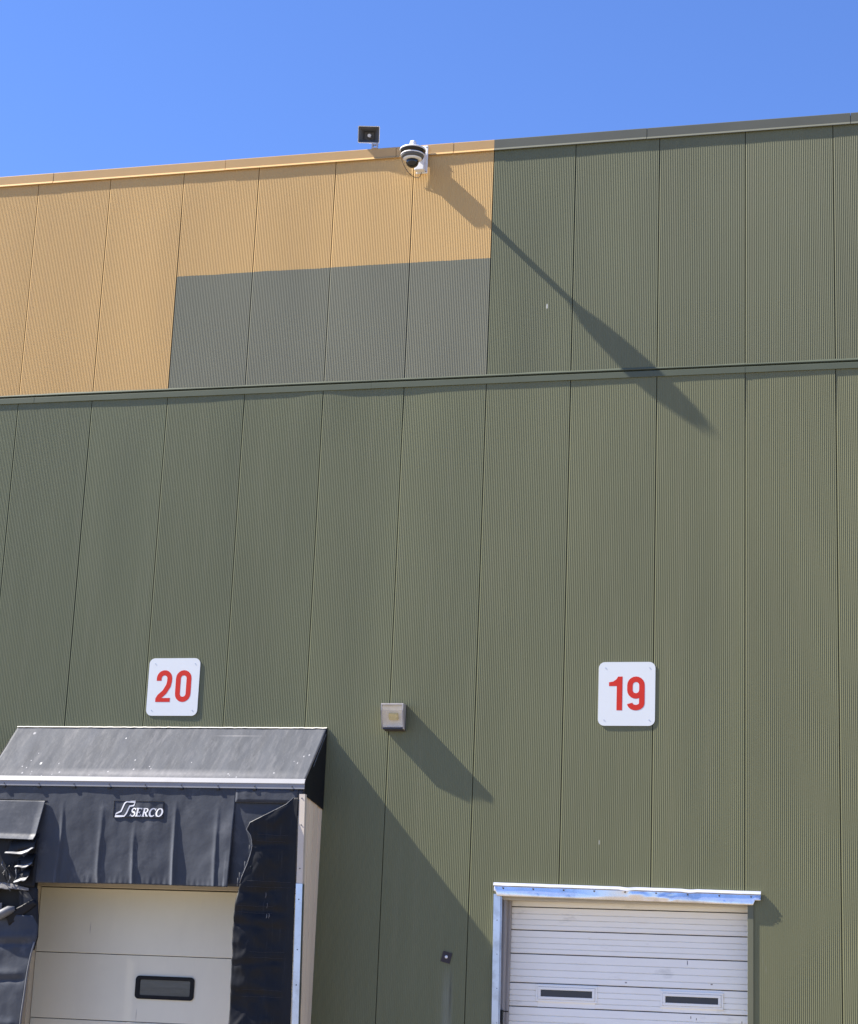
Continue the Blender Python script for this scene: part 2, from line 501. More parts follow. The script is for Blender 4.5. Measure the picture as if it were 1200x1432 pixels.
# belt flashing between the two rows of panels
bj = [K0, -5.78, 2.9, K1]
bj = [K0, -5.78, -1.4, 3.0, K1]
for i, (a, b) in enumerate(zip(bj, bj[1:])):
    bm = bmesh.new()
    st = (0, 0.0012, 0.0, 0.001)[i % 4]
    prof = [(0.03, 9.374), (0.003, 9.374), (-0.006 + st, 9.352), (-0.004 + st, 9.344), (0.029, 9.341), (0.029, 9.322), (-0.0145 + st, 9.320), (-0.016 + st, 9.317), (-0.016 + st, 9.252), (-0.0145 + st, 9.250), (0.02, 9.252), (0.03, 9.26)]
    prism_x(bm, prof, a + 0.001, b - 0.001)
    link("belt_flashing", bm, BELT, W)

# ------------------------------------------------------------------ number signs
def digit(bm, ch, M, y0, y1):
    w_, h_, s = 0.194, 0.375, 0.061
    a = (w_ - s) / 2; t = h_ / 2
    if ch == '0':
        stroke(bm, arc(0, t - s / 2 - a, a, 0, 180, 10) + arc(0, -t + s / 2 + a, a, 180, 360, 10), s, M, y0, y1, True)
    elif ch == '2':
        pts = [(-a, t - 0.125)] + arc(0, t - s / 2 - a, a, 180, 0, 12) + [(a, t - 0.13), (a * 0.85, 0.005), (0.012, -0.07), (-a * 0.75, -0.125), (-a, -t + 0.035)]
        stroke(bm, pts, s, M, y0, y1)
        stroke(bm, [(-a - s / 2, -t + 0.0235), (a + s / 2 - 0.012, -t + 0.0235)], 0.047, M, y0 - 0.0003, y1 + 0.0001)
    elif ch == '1':
        prof = [(0.015, -t), (0.078, -t), (0.078, t), (0.030, t), (0.008, t - 0.032), (-0.025, t - 0.055), (-0.072, t - 0.064), (-0.072, t - 0.106), (0.015, t - 0.106)]
        prism_y(bm, [M(u, v) for u, v in prof], y0, y1)
    elif ch == '9':
        b2 = 0.105
        ring = arc(0, t - s / 2 - a, a, 0, 180, 10) + arc(0, 0.038, a, 180, 360, 10)
        stroke(bm, ring, s, M, y0, y1, True)
        tail = [(a, 0.06), (a, -t + s / 2 + 0.055)] + arc(0, -t + s / 2 + 0.05, a, 0, -176, 12, 0.05)[1:]
        stroke(bm, tail, s, M, y0 - 0.0003, y1 + 0.0001)

def sign(text, label, x0, x1, z0, z1, dxs, cz, tilt):
    t = thing("dock_sign", label, "sign", ((x0 + x1) / 2, -0.004, (z0 + z1) / 2), "white dock number signs")
    bm = bmesh.new()
    prism_y(bm, rrect(x0, x1, z0, z1, 0.07), -0.0085, -0.0035)
    o = link("sign_plate", bm, SIGNW, t)
    for ch, dx in zip(text, dxs):
        bm = bmesh.new()
        M = lambda u, v, dx=dx: (dx + u, cz + v)
        digit(bm, ch, M, -0.0095, -0.0086)
        link("digit", bm, SIGNR, t)
    sc = 0.065
    screws(t, [(x0 + sc + 0.01, z1 - sc), (x1 - sc, z1 - sc), (x0 + sc, z0 + sc), (x1 - sc, z0 + sc)], -0.0075, 0.0055, STEEL)
    return t

sign("20", "white number sign reading 20 in red above the dock shelter", -3.968, -3.328, 5.345, 6.025, (-3.765, -3.523), 5.695, 0)
sign("19", "white number sign reading 19 in red on bare green wall above the white door", 1.395, 2.025, 5.248, 5.955, (1.584, 1.812), 5.606, 0)

# ------------------------------------------------------------------ wall light
t = thing("wall_light", "small square wall pack light with a yellowed lens between the two doors", "wall light", (-0.91, 0, 5.34))
X0, X1 = -1.046, -0.785
XC = (X0 + X1) / 2
def taper(bm):
    for v in bm.verts:
        v.co.x = XC + (v.co.x - XC) * (0.90 + 0.10 * min(1, -v.co.y / 0.12))
bm = bmesh.new()
box(bm, X0, X1, -0.045, -0.001, 5.175, 5.478, 0.004)
taper(bm)
link("back_box", bm, LAMPD, t)
bm = bmesh.new()   # housing shell: top, two cheeks
prism_x(bm, [(-0.046, 5.476), (-0.19, 5.468), (-0.192, 5.452), (-0.046, 5.456)], X0, X1)
for xa, xb in ((X0, X0 + 0.010), (X1 - 0.014, X1)):
    prism_x(bm, [(-0.046, 5.4555), (-0.1915, 5.4515), (-0.19, 5.39), (-0.118, 5.188), (-0.046, 5.182)], xa, xb)
taper(bm)
link("housing", bm, LAMPB, t)
bm = bmesh.new()
prism_x(bm, [(-0.046, 5.181), (-0.116, 5.187), (-0.113, 5.205), (-0.046, 5.205)], X0 + 0.0105, X1 - 0.0145)
taper(bm)
link("base_cover", bm, LAMPD, t)
def yp(z): return -0.185 if z > 5.39 else -0.185 + (5.39 - z) / 0.184 * 0.066
bm = bmesh.new()          # the pane: vertical at the top, then sloping back to the foot
prism_x(bm, [(-0.188, 5.4508), (-0.189, 5.39), (-0.1225, 5.206), (-0.1195, 5.206), (-0.186, 5.39), (-0.185, 5.4508)], X0 + 0.0105, X1 - 0.0145)
taper(bm)
link("lens", bm, LENS, t)
bm = bmesh.new()          # white bowl behind the pane
def bowl(u, v):
    z = 5.449 - 0.242 * v
    k = (math.sin(math.pi * u) * math.sin(math.pi * v)) ** 0.4 if 0 < u < 1 and 0 < v < 1 else 0.0
    return Vector((X0 + 0.0108 + u * (X1 - X0 - 0.0256), yp(z) + 0.004 + 0.050 * k, z))
sheet(bm, bowl, 24, 24, 0.003)
taper(bm)
link("bowl", bm, mat("lamp_bowl", (0.82, 0.77, 0.66), 0.45, var=0.1, scale=14), t)
bm = bmesh.new()
c = Vector((XC + 0.002, -0.135, 5.322))
nrm = Vector((0, -0.944, -0.33)).normalized(); up = Vector((0, -0.33, 0.944)).normalized(); rt = Vector((1, 0, 0))
pts = rrect(-0.058, 0.058, -0.040, 0.042, 0.014, 3)
fr = [bm.verts.new(c + nrm * 0.012 + rt * (x * 0.85) + up * (z * 0.80)) for x, z in pts]
bk = [bm.verts.new(c - nrm * 0.020 + rt * x + up * z) for x, z in pts]
bm.faces.new(fr); bm.faces.new(bk[::-1])
for i in range(len(pts)):
    j = (i + 1) % len(pts); bm.faces.new((fr[i], fr[j], bk[j], bk[i]))
link("lamp_module", bm, BULB, t)

# ------------------------------------------------------------------ security camera
CX, CY, CZ = -0.873, -0.505, 12.035
t = thing("security_camera", "white dome security camera hanging from a wall arm below the roof edge", "security camera", (CX, 0, 12.1))
bm = bmesh.new()
box(bm, -0.955, -0.815, -0.055, -0.028, 11.945, 12.305, 0.006)
pl = link("mounting_plate", bm, WHITEP, t)
screws(t, [(-0.83, 11.965), (-0.83, 12.28), (-0.845, 12.03)], -0.0565, 0.008)
bm = bmesh.new()
box(bm, -0.952, -0.832, -0.145, -0.056, 11.955, 12.205, 0.010)
link("junction_box", bm, WHITEP, t)
bm = bmesh.new()
tube(bm, [(-0.89, -0.14, 12.115), (-0.885, -0.22, 12.09), (CX, -0.33, 12.06), (CX, CY, 12.07)], [0.042, 0.036, 0.034, 0.034], 14)
link("arm", bm, WHITEP, t, True)
bm = bmesh.new()
lathe(bm, [(0.02, 0.128), (0.036, 0.12), (0.040, 0.09), (0.046, 0.05), (0.10, 0.037), (0.152, 0.018), (0.157, 0.006), (0.155, 0.0), (0.05, -0.001)], (CX, CY, CZ), 40)
link("sunshield", bm, WHITEP, t, True)
bm = bmesh.new()
lathe(bm, [(0.05, -0.0015), (0.150, -0.0015), (0.148, -0.008), (0.136, -0.048), (0.05, -0.049)], (CX, CY, CZ), 40)
link("vent_ring", bm, BLACKP, t, True)
bm = bmesh.new()
lathe(bm, [(0.05, -0.0495), (0.139, -0.0495), (0.143, -0.055), (0.141, -0.063), (0.05, -0.064)], (CX, CY, CZ), 40)
link("trim_ring", bm, WHITEP, t, True)
bm = bmesh.new()
lathe(bm, [(0.05, -0.0645), (0.136, -0.0645), (0.133, -0.078), (0.116, -0.102), (0.05, -0.103)], (CX, CY, CZ), 40)
link("lamp_ring", bm, GREYP, t, True)
bm = bmesh.new()
lathe(bm, [(0.05, -0.1035), (0.112, -0.1035), (0.109, -0.109), (0.084, -0.122), (0.05, -0.123)], (CX, CY, CZ), 40)
link("lens_collar", bm, WHITEP, t, True)
bm = bmesh.new()
lathe(bm, [(0.074, -0.1235)] + [(0.076 * math.cos(math.radians(a)), -0.140 - 0.076 * math.sin(math.radians(a))) for a in range(0, 88, 8)] + [(0.002, -0.2155)], (CX, CY, CZ), 32)
link("dome", bm, DOME, t, True)
bm = bmesh.new()
cp = [(-1.151, -0.07, 12.29), (-1.153, -0.07, 12.234), (-1.142, -0.065, 12.15), (-1.1, -0.055, 12.048), (-1.046, -0.04, 11.967), (-0.983, -0.03, 11.915), (-0.919, -0.035, 11.903), (-0.889, -0.05, 11.941), (-0.882, -0.05, 11.978)]
sm = []
for i in range(len(cp) - 1):
    p0, p1, p2, p3 = (Vector(cp[max(i - 1, 0)]), Vector(cp[i]), Vector(cp[i + 1]), Vector(cp[min(i + 2, len(cp) - 1)]))
    for q in range(5):
        u = q / 5
        sm.append(0.5 * ((2 * p1) + (-p0 + p2) * u + (2 * p0 - 5 * p1 + 4 * p2 - p3) * u * u + (-p0 + 3 * p1 - 3 * p2 + p3) * u ** 3))
sm.append(Vector(cp[-1]))
tube(bm, sm, 0.005, 6)
link("cable", bm, CABLE, t, True)

# ------------------------------------------------------------------ horn speaker on the roof edge
t = thing("horn_speaker", "grey rectangular horn loudspeaker standing up on the roof edge", "loudspeaker", (-1.52, 0.0, 12.34))
ax = Vector((0.22, -0.93, -0.30)).normalized()
rt = ax.cross(Vector((0, 0, 1))).normalized() * -1
rt = Vector((0, 0, 1)).cross(ax).normalized()
if rt.x < 0: rt = -rt
up = rt.cross(-ax).normalized()
if up.z < 0: up = -up
mc = Vector((-1.575, -0.062, 12.505))
def ring4(bm, c, hw, hh, r=0.2):
    return [bm.verts.new(c + rt * x + up * z) for x, z in rrect(-hw, hw, -hh, hh, min(hw, hh) * r, 3)]
def loft(bm, rings, cap0=False, cap1=False):
    for a, b in zip(rings, rings[1:]):
        n = len(a)
        for i in range(n):
            j = (i + 1) % n; bm.faces.new((a[i], a[j], b[j], b[i]))
    if cap0: bm.faces.new(rings[0][::-1])
    if cap1: bm.faces.new(rings[-1])
bm = bmesh.new()
prof = [(0.004, 0.126, 0.096), (0.006, 0.134, 0.104), (-0.012, 0.134, 0.104), (-0.014, 0.128, 0.098), (-0.05, 0.112, 0.085), (-0.12, 0.083, 0.062), (-0.20, 0.058, 0.045)]
loft(bm, [ring4(bm, mc + ax * d, a, b, 0.12) for d, a, b in prof] , False, True)
link("horn_shell", bm, WHITEP, t)
bm = bmesh.new()
prof = [(0.0065, 0.127, 0.097), (-0.014, 0.120, 0.090), (-0.05, 0.104, 0.077), (-0.11, 0.076, 0.055), (-0.16, 0.06, 0.046)]
loft(bm, [ring4(bm, mc - rt * 0.004 + up * 0.004 + ax * (d + 0.0006), a, b, 0.12) for d, a, b in prof], False, True)
link("horn_mouth", bm, mat("horn_interior", (0.13, 0.135, 0.145), 0.5, var=0.1), t)
bm = bmesh.new()
tube(bm, [mc + ax * -0.155, mc + ax * -0.10, mc + ax * -0.075], [0.026, 0.026, 0.02], 14)
link("throat_cap", bm, WHITEP, t)
bm = bmesh.new()
tube(bm, [mc + ax * -0.20, mc + ax * -0.22, mc + ax * -0.31, mc + ax * -0.33], [0.05, 0.07, 0.07, 0.055], 16)
link("driver", bm, WHITEP, t)
bm = bmesh.new()
box(bm, -1.548, -1.47, -0.025, 0.03, 12.336, 12.352, 0.003)
box(bm, -1.545, -1.531, -0.022, 0.026, 12.352, 12.412, 0.003)
box(bm, -1.487, -1.473, -0.022, 0.026, 12.352, 12.412, 0.003)
tube(bm, [(-1.55, 0.0, 12.392), (-1.468, 0.0, 12.392)], 0.014, 10)
link("bracket", bm, mat("bracket_metal", (0.45, 0.43, 0.44), 0.4, 0.3, var=0.2, scale=30), t)

# ------------------------------------------------------------------ bolted patch plate
t = thing("bolt_plate", "small tilted dark square plate with a white bolt head on shaded wall", "plate", (-0.226, 0, 2.71))
bm = bmesh.new()
an = math.radians(-14); hw = 0.052; hh = 0.058
pts = [(x * math.cos(an) - z * math.sin(an) - 0.226, x * math.sin(an) + z * math.cos(an) + 2.708) for x, z in ((-hw, -hh), (hw, -hh), (hw, hh), (-hw, hh))]
prism_y(bm, pts, -0.009, -0.001)
link("backing_plate", bm, PLATE, t)
bm = bmesh.new()
tube(bm, [(-0.226, -0.0092, 2.712), (-0.226, -0.018, 2.712), (-0.226, -0.023, 2.712)], [0.017, 0.016, 0.009], 12)
link("bolt_head", bm, WHITEP, t)

# ------------------------------------------------------------------ door 19: white sectional door
D = thing("dock_door", "white slatted overhead door with two narrow slit windows under a bright metal cap", "loading door", (1.7, 0.3, 1.1), "loading dock doors")
bm = bmesh.new(); box(bm, 0.35, 3.05, 0.36, 0.38, 1.1, 3.5); link("door_backing", bm, CORE, D)
secs = [(3.285, 3.46), (3.036, 3.285), (2.783, 3.036), (2.473, 2.783), (2.222, 2.473), (1.93, 2.222), (1.62, 1.93), (1.35, 1.62), (1.1, 1.35)]
WIN = [(0.716, 1.39, 2.283, 2.462), (2.075, 2.745, 2.270, 2.445)]
def win_hole(x0, x1, z0, z1): pass
for si, (z0, z1) in enumerate(secs):
    bm = bmesh.new()
    n = 4 if si else 2
    H = z1 - z0
    cuts = [z0 + 0.004] + [z0 + H * f for f in ((0.22, 0.46, 0.70) if si else (0.45,))] + [z1 - 0.004]
    holes = [wn for wn in WIN if z0 < (wn[2] + wn[3]) / 2 < z1]
    segs = []
    x = 0.42
    for h in holes:
        segs.append((x, h[0] + 0.02)); x = h[1] - 0.02
    segs.append((x, 3.04))
    for a, b in segs:
        prof = []
        for i, (c0, c1) in enumerate(zip(cuts, cuts[1:])):
            e = 0.006
            prof += [(0.313, c0 + 0.0005), (0.300, c0 + e), (0.300, c1 - e * 0.6), (0.313, c1 - 0.0005)]
        prof += [(0.34, cuts[-1]), (0.34, cuts[0])]
        prism_x(bm, prof, a, b)
    for h in holes:      # strips above and below the window
        box(bm, h[0] + 0.0205, h[1] - 0.0205, 0.301, 0.34, z0 + 0.004, max(h[2] + 0.012, z0 + 0.01))
        box(bm, h[0] + 0.0205, h[1] - 0.0205, 0.301, 0.34, min(h[3] - 0.012, z1 - 0.01), z1 - 0.004)
    link("door_section", bm, DOORW, D)
for (x0, x1, z0, z1) in WIN:
    bm = bmesh.new()
    def frame(bm, x0, x1, z0, z1, w_, y0, y1, bev=0.003):
        box(bm, x0, x1, y0, y1, z1 - w_, z1, bev); box(bm, x0, x1, y0, y1, z0, z0 + w_, bev)
        box(bm, x0, x0 + w_, y0 + 0.0004, y1, z0 + w_ + 0.0003, z1 - w_ - 0.0003, bev); box(bm, x1 - w_, x1, y0 + 0.0004, y1, z0 + w_ + 0.0003, z1 - w_ - 0.0003, bev)
    frame(bm, x0, x1, z0, z1, 0.022, 0.286, 0.335)
    frame(bm, x0 + 0.0235, x1 - 0.0235, z0 + 0.0235, z1 - 0.0235, 0.030, 0.280, 0.33)
    wf = link("window", bm, DOORW, D)
    bm = bmesh.new()
    box(bm, x0 + 0.054, x1 - 0.054, 0.300, 0.312, z0 + 0.054, z1 - 0.054)
    link("pane", bm, PANE2, wf)
# cap flashing of dented bright sheet
bm = bmesh.new()
def ztop(x): return 3.512 - 0.0085 * (x - 0.28)
def cap_fn(u, v):
    x = 0.285 + u * (3.168 - 0.285)
    z1 = ztop(x) - 0.022; z0 = z1 - (0.112 if 0.316 < x < 3.106 else 0.062)
    z = z0 + (z1 - z0) * v
    y = -0.036 + 0.003 * noise.noise(Vector((x * 1.3, 0, z * 5))) + 0.0015 * noise.noise(Vector((x * 4, 5, z * 9)))
    y += 0.016 * (v - 0.5) + 0.030 * max(0, 0.30 + 0.12 * math.sin(x * 3.3 + 1) - v) ** 1.3 + 0.006 * (1 - v) * math.exp(-((x - 1.65) / 0.42) ** 2) * 3.2
    if 1.7 < x < 2.3: y += 0.006 * noise.noise(Vector((x * 11, 3, z * 22)))
    return Vector((x, y, z))
sheet(bm, cap_fn, 150, 10, 0.004)
cf = link("cap_flashing", bm, WORNSTEEL, D, True)
screws(cf, [(0.39 + 0.335 * i, ztop(0.39 + 0.335 * i) - 0.045) for i in range(9)], -0.048, 0.009)
bm = bmesh.new()
def lip_fn(u, v):
    x = 0.28 + u * (3.172 - 0.28)
    kink = 0.010 * max(0, noise.noise(Vector((x * 6, 9, 0)))) * (1 if 1.5 < x < 2.6 else 0.25)
    z = ztop(x) - 0.020 * v * (1 + 40 * kink * 0.5) - kink
    return Vector((x, -0.006 - 0.038 * (0.55 + 0.45 * v) - kink, z + 0.012 * (1 - v)))
sheet(bm, lip_fn, 120, 3, 0.02)
link("cap_lip", bm, mat("white_drip_edge", (0.62, 0.64, 0.68), 0.3, 0.4, var=0.1, scale=8), D)
bm = bmesh.new()
box(bm, 0.318, 3.104, 0.004, 0.034, 3.385, 3.47)
link("head_board", bm, CORE, D)
bm = bmesh.new()
box(bm, 0.36, 3.03, 0.05, 0.285, 3.345, 3.384, 0.004)
link("head_trim", bm, TRIMB, D)
bm = bmesh.new()
prism_y(bm, [(0.286, 3.40), (0.361, 3.40), (0.392, 1.0), (0.322, 1.0)], -0.032, 0.002)
prism_y(bm, [(0.352, 3.384), (0.372, 3.384), (0.402, 1.0), (0.384, 1.0)], 0.003, 0.06)
jm = link("steel_jamb", bm, STEEL, D)
screws(jm, [(0.333 + 0.0105 * i, 3.12 - 0.36 * i) for i in range(6)], -0.033, 0.006)
bm = bmesh.new()
box(bm, 0.372, 0.400, 0.08, 0.29, 1.0, 3.344, 0.003)
box(bm, 0.4005, 0.424, 0.20, 0.29, 1.0, 3.344, 0.003)
link("door_jamb", bm, mat("grey_jamb", (0.33, 0.31, 0.30), 0.6, var=0.15, scale=4, stretch=(1, 1, 0.4)), D)
bm = bmesh.new()
box(bm, 3.031, 3.094, -0.013, 0.29, 1.0, 3.384, 0.003)
link("door_jamb", bm, TRIMG, D)
bm = bmesh.new()
tube(bm, [(0.40, 0.06, 2.17), (0.40, 0.06, 2.05)], 0.011, 8)
tube(bm, [(0.392, 0.06, 2.165), (0.47, 0.06, 2.163)], 0.007, 8)
box(bm, 0.388, 0.412, 0.062, 0.079, 2.03, 2.18, 0.002)
link("slide_latch", bm, BLACKP, D)

# ------------------------------------------------------------------ door 20: beige insulated door
D = thing("dock_door", "beige insulated overhead door with one black-framed window inside the dock shelter", "loading door", (-4.0, 0.2, 1.1), "loading dock doors")
bm = bmesh.new(); box(bm, -5.60, -1.9, 0.26, 0.28, 1.0, 3.7); link("door_backing", bm, CORE, D)
zz = [3.355, 2.612, 1.872, 1.13]
for z1, z0 in zip(zz, zz[1:]):
    bm = bmesh.new()
    y = 0.2
    if z0 < 2.2 < z1:
        wx0, wx1, wz0, wz1 = -3.905, -3.235, 2.155, 2.365
        box(bm, -5.215, wx0, y, 0.25, z0 + 0.003, z1 - 0.003, 0.003); box(bm, wx1, -1.98, y, 0.25, z0 + 0.003, z1 - 0.003, 0.003)
        box(bm, wx0 - 0.001, wx1 + 0.001, y, 0.25, z0 + 0.003, wz0); box(bm, wx0 - 0.001, wx1 + 0.001, y, 0.25, wz1, z1 - 0.003)
    else:
        box(bm, -5.215, -1.98, y, 0.25, z0 + 0.004, z1 - 0.004, 0.008)
    link("door_section", bm, DOORB, D)
bm = bmesh.new()
o_ = rrect(-3.93, -3.215, 2.13, 2.387, 0.045); i_ = rrect(-3.882, -3.262, 2.172, 2.345, 0.018)
n = len(o_)
A = [bm.verts.new((x, 0.183, z)) for x, z in o_]; B = [bm.verts.new((x, 0.185, z)) for x, z in i_]
C_ = [bm.verts.new((x, 0.22, z)) for x, z in o_]; E_ = [bm.verts.new((x, 0.22, z)) for x, z in i_]
for i in range(n):
    j = (i + 1) % n
    bm.faces.new((A[i], A[j], B[j], B[i])); bm.faces.new((A[j], A[i], C_[i], C_[j])); bm.faces.new((B[i], B[j], E_[j], E_[i]))
wf = link("window", bm, SEAL, D)
bm = bmesh.new()
prism_y(bm, rrect(-3.884, -3.260, 2.170, 2.347, 0.018), 0.200, 0.212)
link("pane", bm, PANE, wf)
bm = bmesh.new()
box(bm, -5.49, -5.222, 0.10, 0.249, 1.0, 3.36, 0.004)
link("door_jamb", bm, TRIMB, D)
bm = bmesh.new()
box(bm, -1.97, -1.952, 0.10, 0.249, 1.0, 3.36)
link("door_jamb", bm, TRIMB, D)
bm = bmesh.new()
box(bm, -5.49, -1.952, 0.10, 0.249, 3.362, 3.58, 0.004)
link("head_trim", bm, TRIMB, D)

# ------------------------------------------------------------------ dock shelter
T = thing("dock_shelter", "dark vinyl dock shelter with torn side curtains around the beige door", "dock shelter", (-3.66, -0.35, 1.0))
YF = -0.69
XL, XR = -5.60, -1.727
def hood_fn(u, v):
    x = XL + 0.004 + u * (XR - XL - 0.008)
    y = -0.012 + (YF + 0.02) * v
    z = 5.202 - 0.665 * v
    s = 0.006 * math.sin(math.pi * v) * (0.6 + noise.noise(Vector((x * 0.9, v, 2))))
    s += 0.0025 * noise.noise(Vector((x * 5, v * 1.6, 4))) + 0.0015 * noise.noise(Vector((x * 14, v * 6, 1)))
    return Vector((x, y + s, z - s * 1.2))
bm = bmesh.new()
sheet(bm, hood_fn, 150, 24, 0.006)
hd = link("hood", bm, HOOD, T, True)
marks(HOOD, [(-5.02, 4.72, 0.014, 0.018, (0.6, 0.6, 0.6), 1.0, 0.6), (-5.33, 5.12, 0.02, 0.018, (0.28, 0.28, 0.3), 1.0, 0.6),
             (-4.13, 5.06, 0.008, 0.011, (0.5, 0.5, 0.5), 1.0, 0.6), (-2.75, 5.10, 0.35, 0.012, (0.17, 0.17, 0.18), 0.8, 0.9),
             (-3.6, 4.60, 2.2, 0.07, (0.19, 0.19, 0.20), 0.9, 0.9)])
rh = random.Random(11)
marks(HOOD, [(rh.uniform(-5.5, -1.8), 4.56 + 0.30 * rh.random() ** 2, rh.uniform(0.005, 0.013), rh.uniform(0.005, 0.016), (0.34, 0.34, 0.36), 1.0, 0.7) for _ in range(26)])
bm = bmesh.new()
def tb(u, v):
    x = XL + u * (XR - XL)
    return Vector((x, -0.014 - 0.014 * v - 0.004 * noise.noise(Vector((x * 9, 0, 0))), 5.203 + 0.012 * (1 - v) + 0.005 * noise.noise(Vector((x * 16, 3, 0)))))
sheet(bm, tb, 90, 2, 0.012)
link("sealant_bead", bm, mat("grey_sealant", (0.50, 0.49, 0.45), 0.8, var=0.2, scale=14), T)
# header bar: a folded aluminium strip
bm = bmesh.new()
prism_x(bm, [(YF + 0.02, 4.548), (YF + 0.012, 4.553), (YF - 0.020, 4.500), (YF - 0.020, 4.497), (YF - 0.012, 4.490), (YF - 0.012, 4.440), (YF + 0.0, 4.440), (YF + 0.02, 4.50)], XL, XR)
hb = link("header_bar", bm, mat("white_aluminium", (0.24, 0.245, 0.265), 0.5, 0.05, var=0.06, scale=3, mix=(0.19, 0.19, 0.205), mixscale=1.6, mixlo=0.6, mixhi=0.7), T)
sx = [-5.35 + 0.435 * i for i in range(9)]
screws(hb, [(x, 4.464) for x in sx], YF - 0.0125, 0.010)
for x in sx:
    bm = bmesh.new()
    box(bm, x - 0.02, x + 0.02, YF - 0.016, YF - 0.0005, 4.418, 4.4395, 0.001)
    link("clip", bm, SEAL, hb)
# side triangles of the hood
for xa, nm in ((XR - 0.004, 1), (XL + 0.004, -1)):
    bm = bmesh.new()
    a = xa; b = xa + 0.006 * nm
    pts = [(-0.005, 5.20), (YF, 4.535), (YF + 0.0, 4.385), (YF + 0.1, 4.365), (YF * 0.4, 4.325), (-0.005, 4.285)]
    f1 = [bm.verts.new((a, y, z)) for y, z in pts]; f2 = [bm.verts.new((b, y, z)) for y, z in pts]
    bm.faces.new(f1); bm.faces.new(f2[::-1])
    for i in range(len(pts)):
        j = (i + 1) % len(pts); bm.faces.new((f1[i], f1[j], f2[j], f2[i]))
    link("hood_cheek", bm, BLACKV, T)
bm = bmesh.new()
tube(bm, [(XR + 0.004, -0.05, 5.13), (XR + 0.005, -0.30, 4.875), (XR + 0.005, -0.44, 4.72)], 0.005, 6)
link("welt", bm, VEDGE, T)
# rigid side panels and front posts
for sgn, xw in ((1, XR), (-1, XL)):
    bm = bmesh.new()
    lean = 0.03 * sgn
    ins = 0.03 * sgn
    nst = 7
    # ribbed fibreglass panel from the wall out to the post
    for i in range(nst):
        ya = -0.005 + (YF + 0.045) * i / nst; yb = -0.005 + (YF + 0.045) * (i + 1) / nst - 0.0
        dx = (0.0, 0.008)[i % 2] * -sgn
        def xx(y, z): return xw - sgn * 0.012 + dx + sgn * 0.065 * (y / YF) * ((4.4 - z) / 2.45)
        q = [bm.verts.new((xx(ya, z) + t_, y, z)) for t_ in (0, -0.02 * sgn) for y in (ya, yb + 0.004) for z in (1.0, 4.44)]
        for f in ((0, 1, 3, 2), (4, 6, 7, 5), (0, 4, 5, 1), (2, 3, 7, 6), (0, 2, 6, 4), (1, 5, 7, 3)):
            bm.faces.new([q[k] for k in f])
    link("side_panel", bm, SIDEP, T)
    bm = bmesh.new()
    pz = lambda z: xw + sgn * 0.012 + sgn * 0.066 * (4.4 - z) / 2.45
    prof = [(pz(4.385) - 0.066 * sgn, 4.385), (pz(4.385), 4.385), (pz(3.42), 3.42), (pz(3.42) - 0.07 * sgn, 3.42)]
    prism_y(bm, prof if sgn > 0 else prof[::-1], YF - 0.012, YF + 0.05)
    o1 = link("post_strip", bm, CREAM, T)
    screws(o1, [(pz(z) - 0.035 * sgn, z) for z in (4.34, 4.05, 3.58)], YF - 0.0125, 0.008)
    bm = bmesh.new()
    prof = [(pz(3.418) - 0.072 * sgn, 3.418), (pz(3.418) + 0.002 * sgn, 3.418), (pz(1.0) + 0.002 * sgn, 1.0), (pz(1.0) - 0.072 * sgn, 1.0)]
    prism_y(bm, prof if sgn > 0 else prof[::-1], YF - 0.017, YF + 0.05)
    o2 = link("post_angle", bm, STEEL, T)
    screws(o2, [(pz(z) - 0.035 * sgn, z) for z in (3.25, 2.72, 2.35, 1.9)], YF - 0.0175, 0.008)

# head curtain
CR = [-5.05, -4.62, -4.12, -3.70, -3.22, -2.73]
def curt_y(x, z):
    v = (4.44 - z) / 1.08
    y = 0.0
    for i, c in enumerate(CR):
        lean = 0.05 * noise.noise(Vector((c, 3, z * 1.2)))
        d = (x - c - lean - 0.03 * v)
        amp = 0.032 * min(1, max(0, v - (0.34 if -4.05 < c < -3.3 else 0.12)) * 1.5) * (0.8 + 0.4 * math.sin(c * 17))
        y -= amp * (math.exp(-(d / 0.030) ** 2) if d < 0 else math.exp(-(d / 0.016) ** 2))
    y -= 0.010 * noise.noise(Vector((x * 1.6 + z * 0.7, 1, z * 1.3))) + 0.005 * noise.noise(Vector((x * 4.5 - z * 2.5, 2, z * 3.2))) + 0.0025 * noise.noise(Vector((x * 9, 7, z * 7)))
    y += 0.006 * math.exp(-v / 0.05) * math.sin(x * 26 + 2 * math.sin(x * 5))
    if v > 0.90: y -= 0.0022 * (v - 0.90) / 0.1 * (math.sin(x * 95) + 0.6 * math.sin(x * 61 + 1))
    y -= 0.060 * max(0, v - 0.08) * max(0, (x + 3.15) / 0.62) ** 1.5   # the free end stands off a little
    # gathers round the sewn patch
    dx = (x + 3.67) / 0.34; dz = (z - 4.18) / 0.1
    y -= 0.004 * math.exp(-dx * dx * 1.5 - abs(dz)) * math.sin(x * 44)
    return y
def head_fn(u, v):
    x = -5.585 + u * (-2.527 + 5.585)
    zb = 3.358 + 0.004 * math.sin(x * 3) + 0.006 * (x + 5.5) / 3
    z = 4.445 + (zb - 4.445) * v
    return Vector((x - 0.012 * v * (u > 0.98), YF + 0.004 + curt_y(x, z) * min(1, 0.25 + 3 * v), z))
bm = bmesh.new()
sheet(bm, head_fn, 230, 76, 0.005)
hc = link("head_curtain", bm, VINYL, T, True)
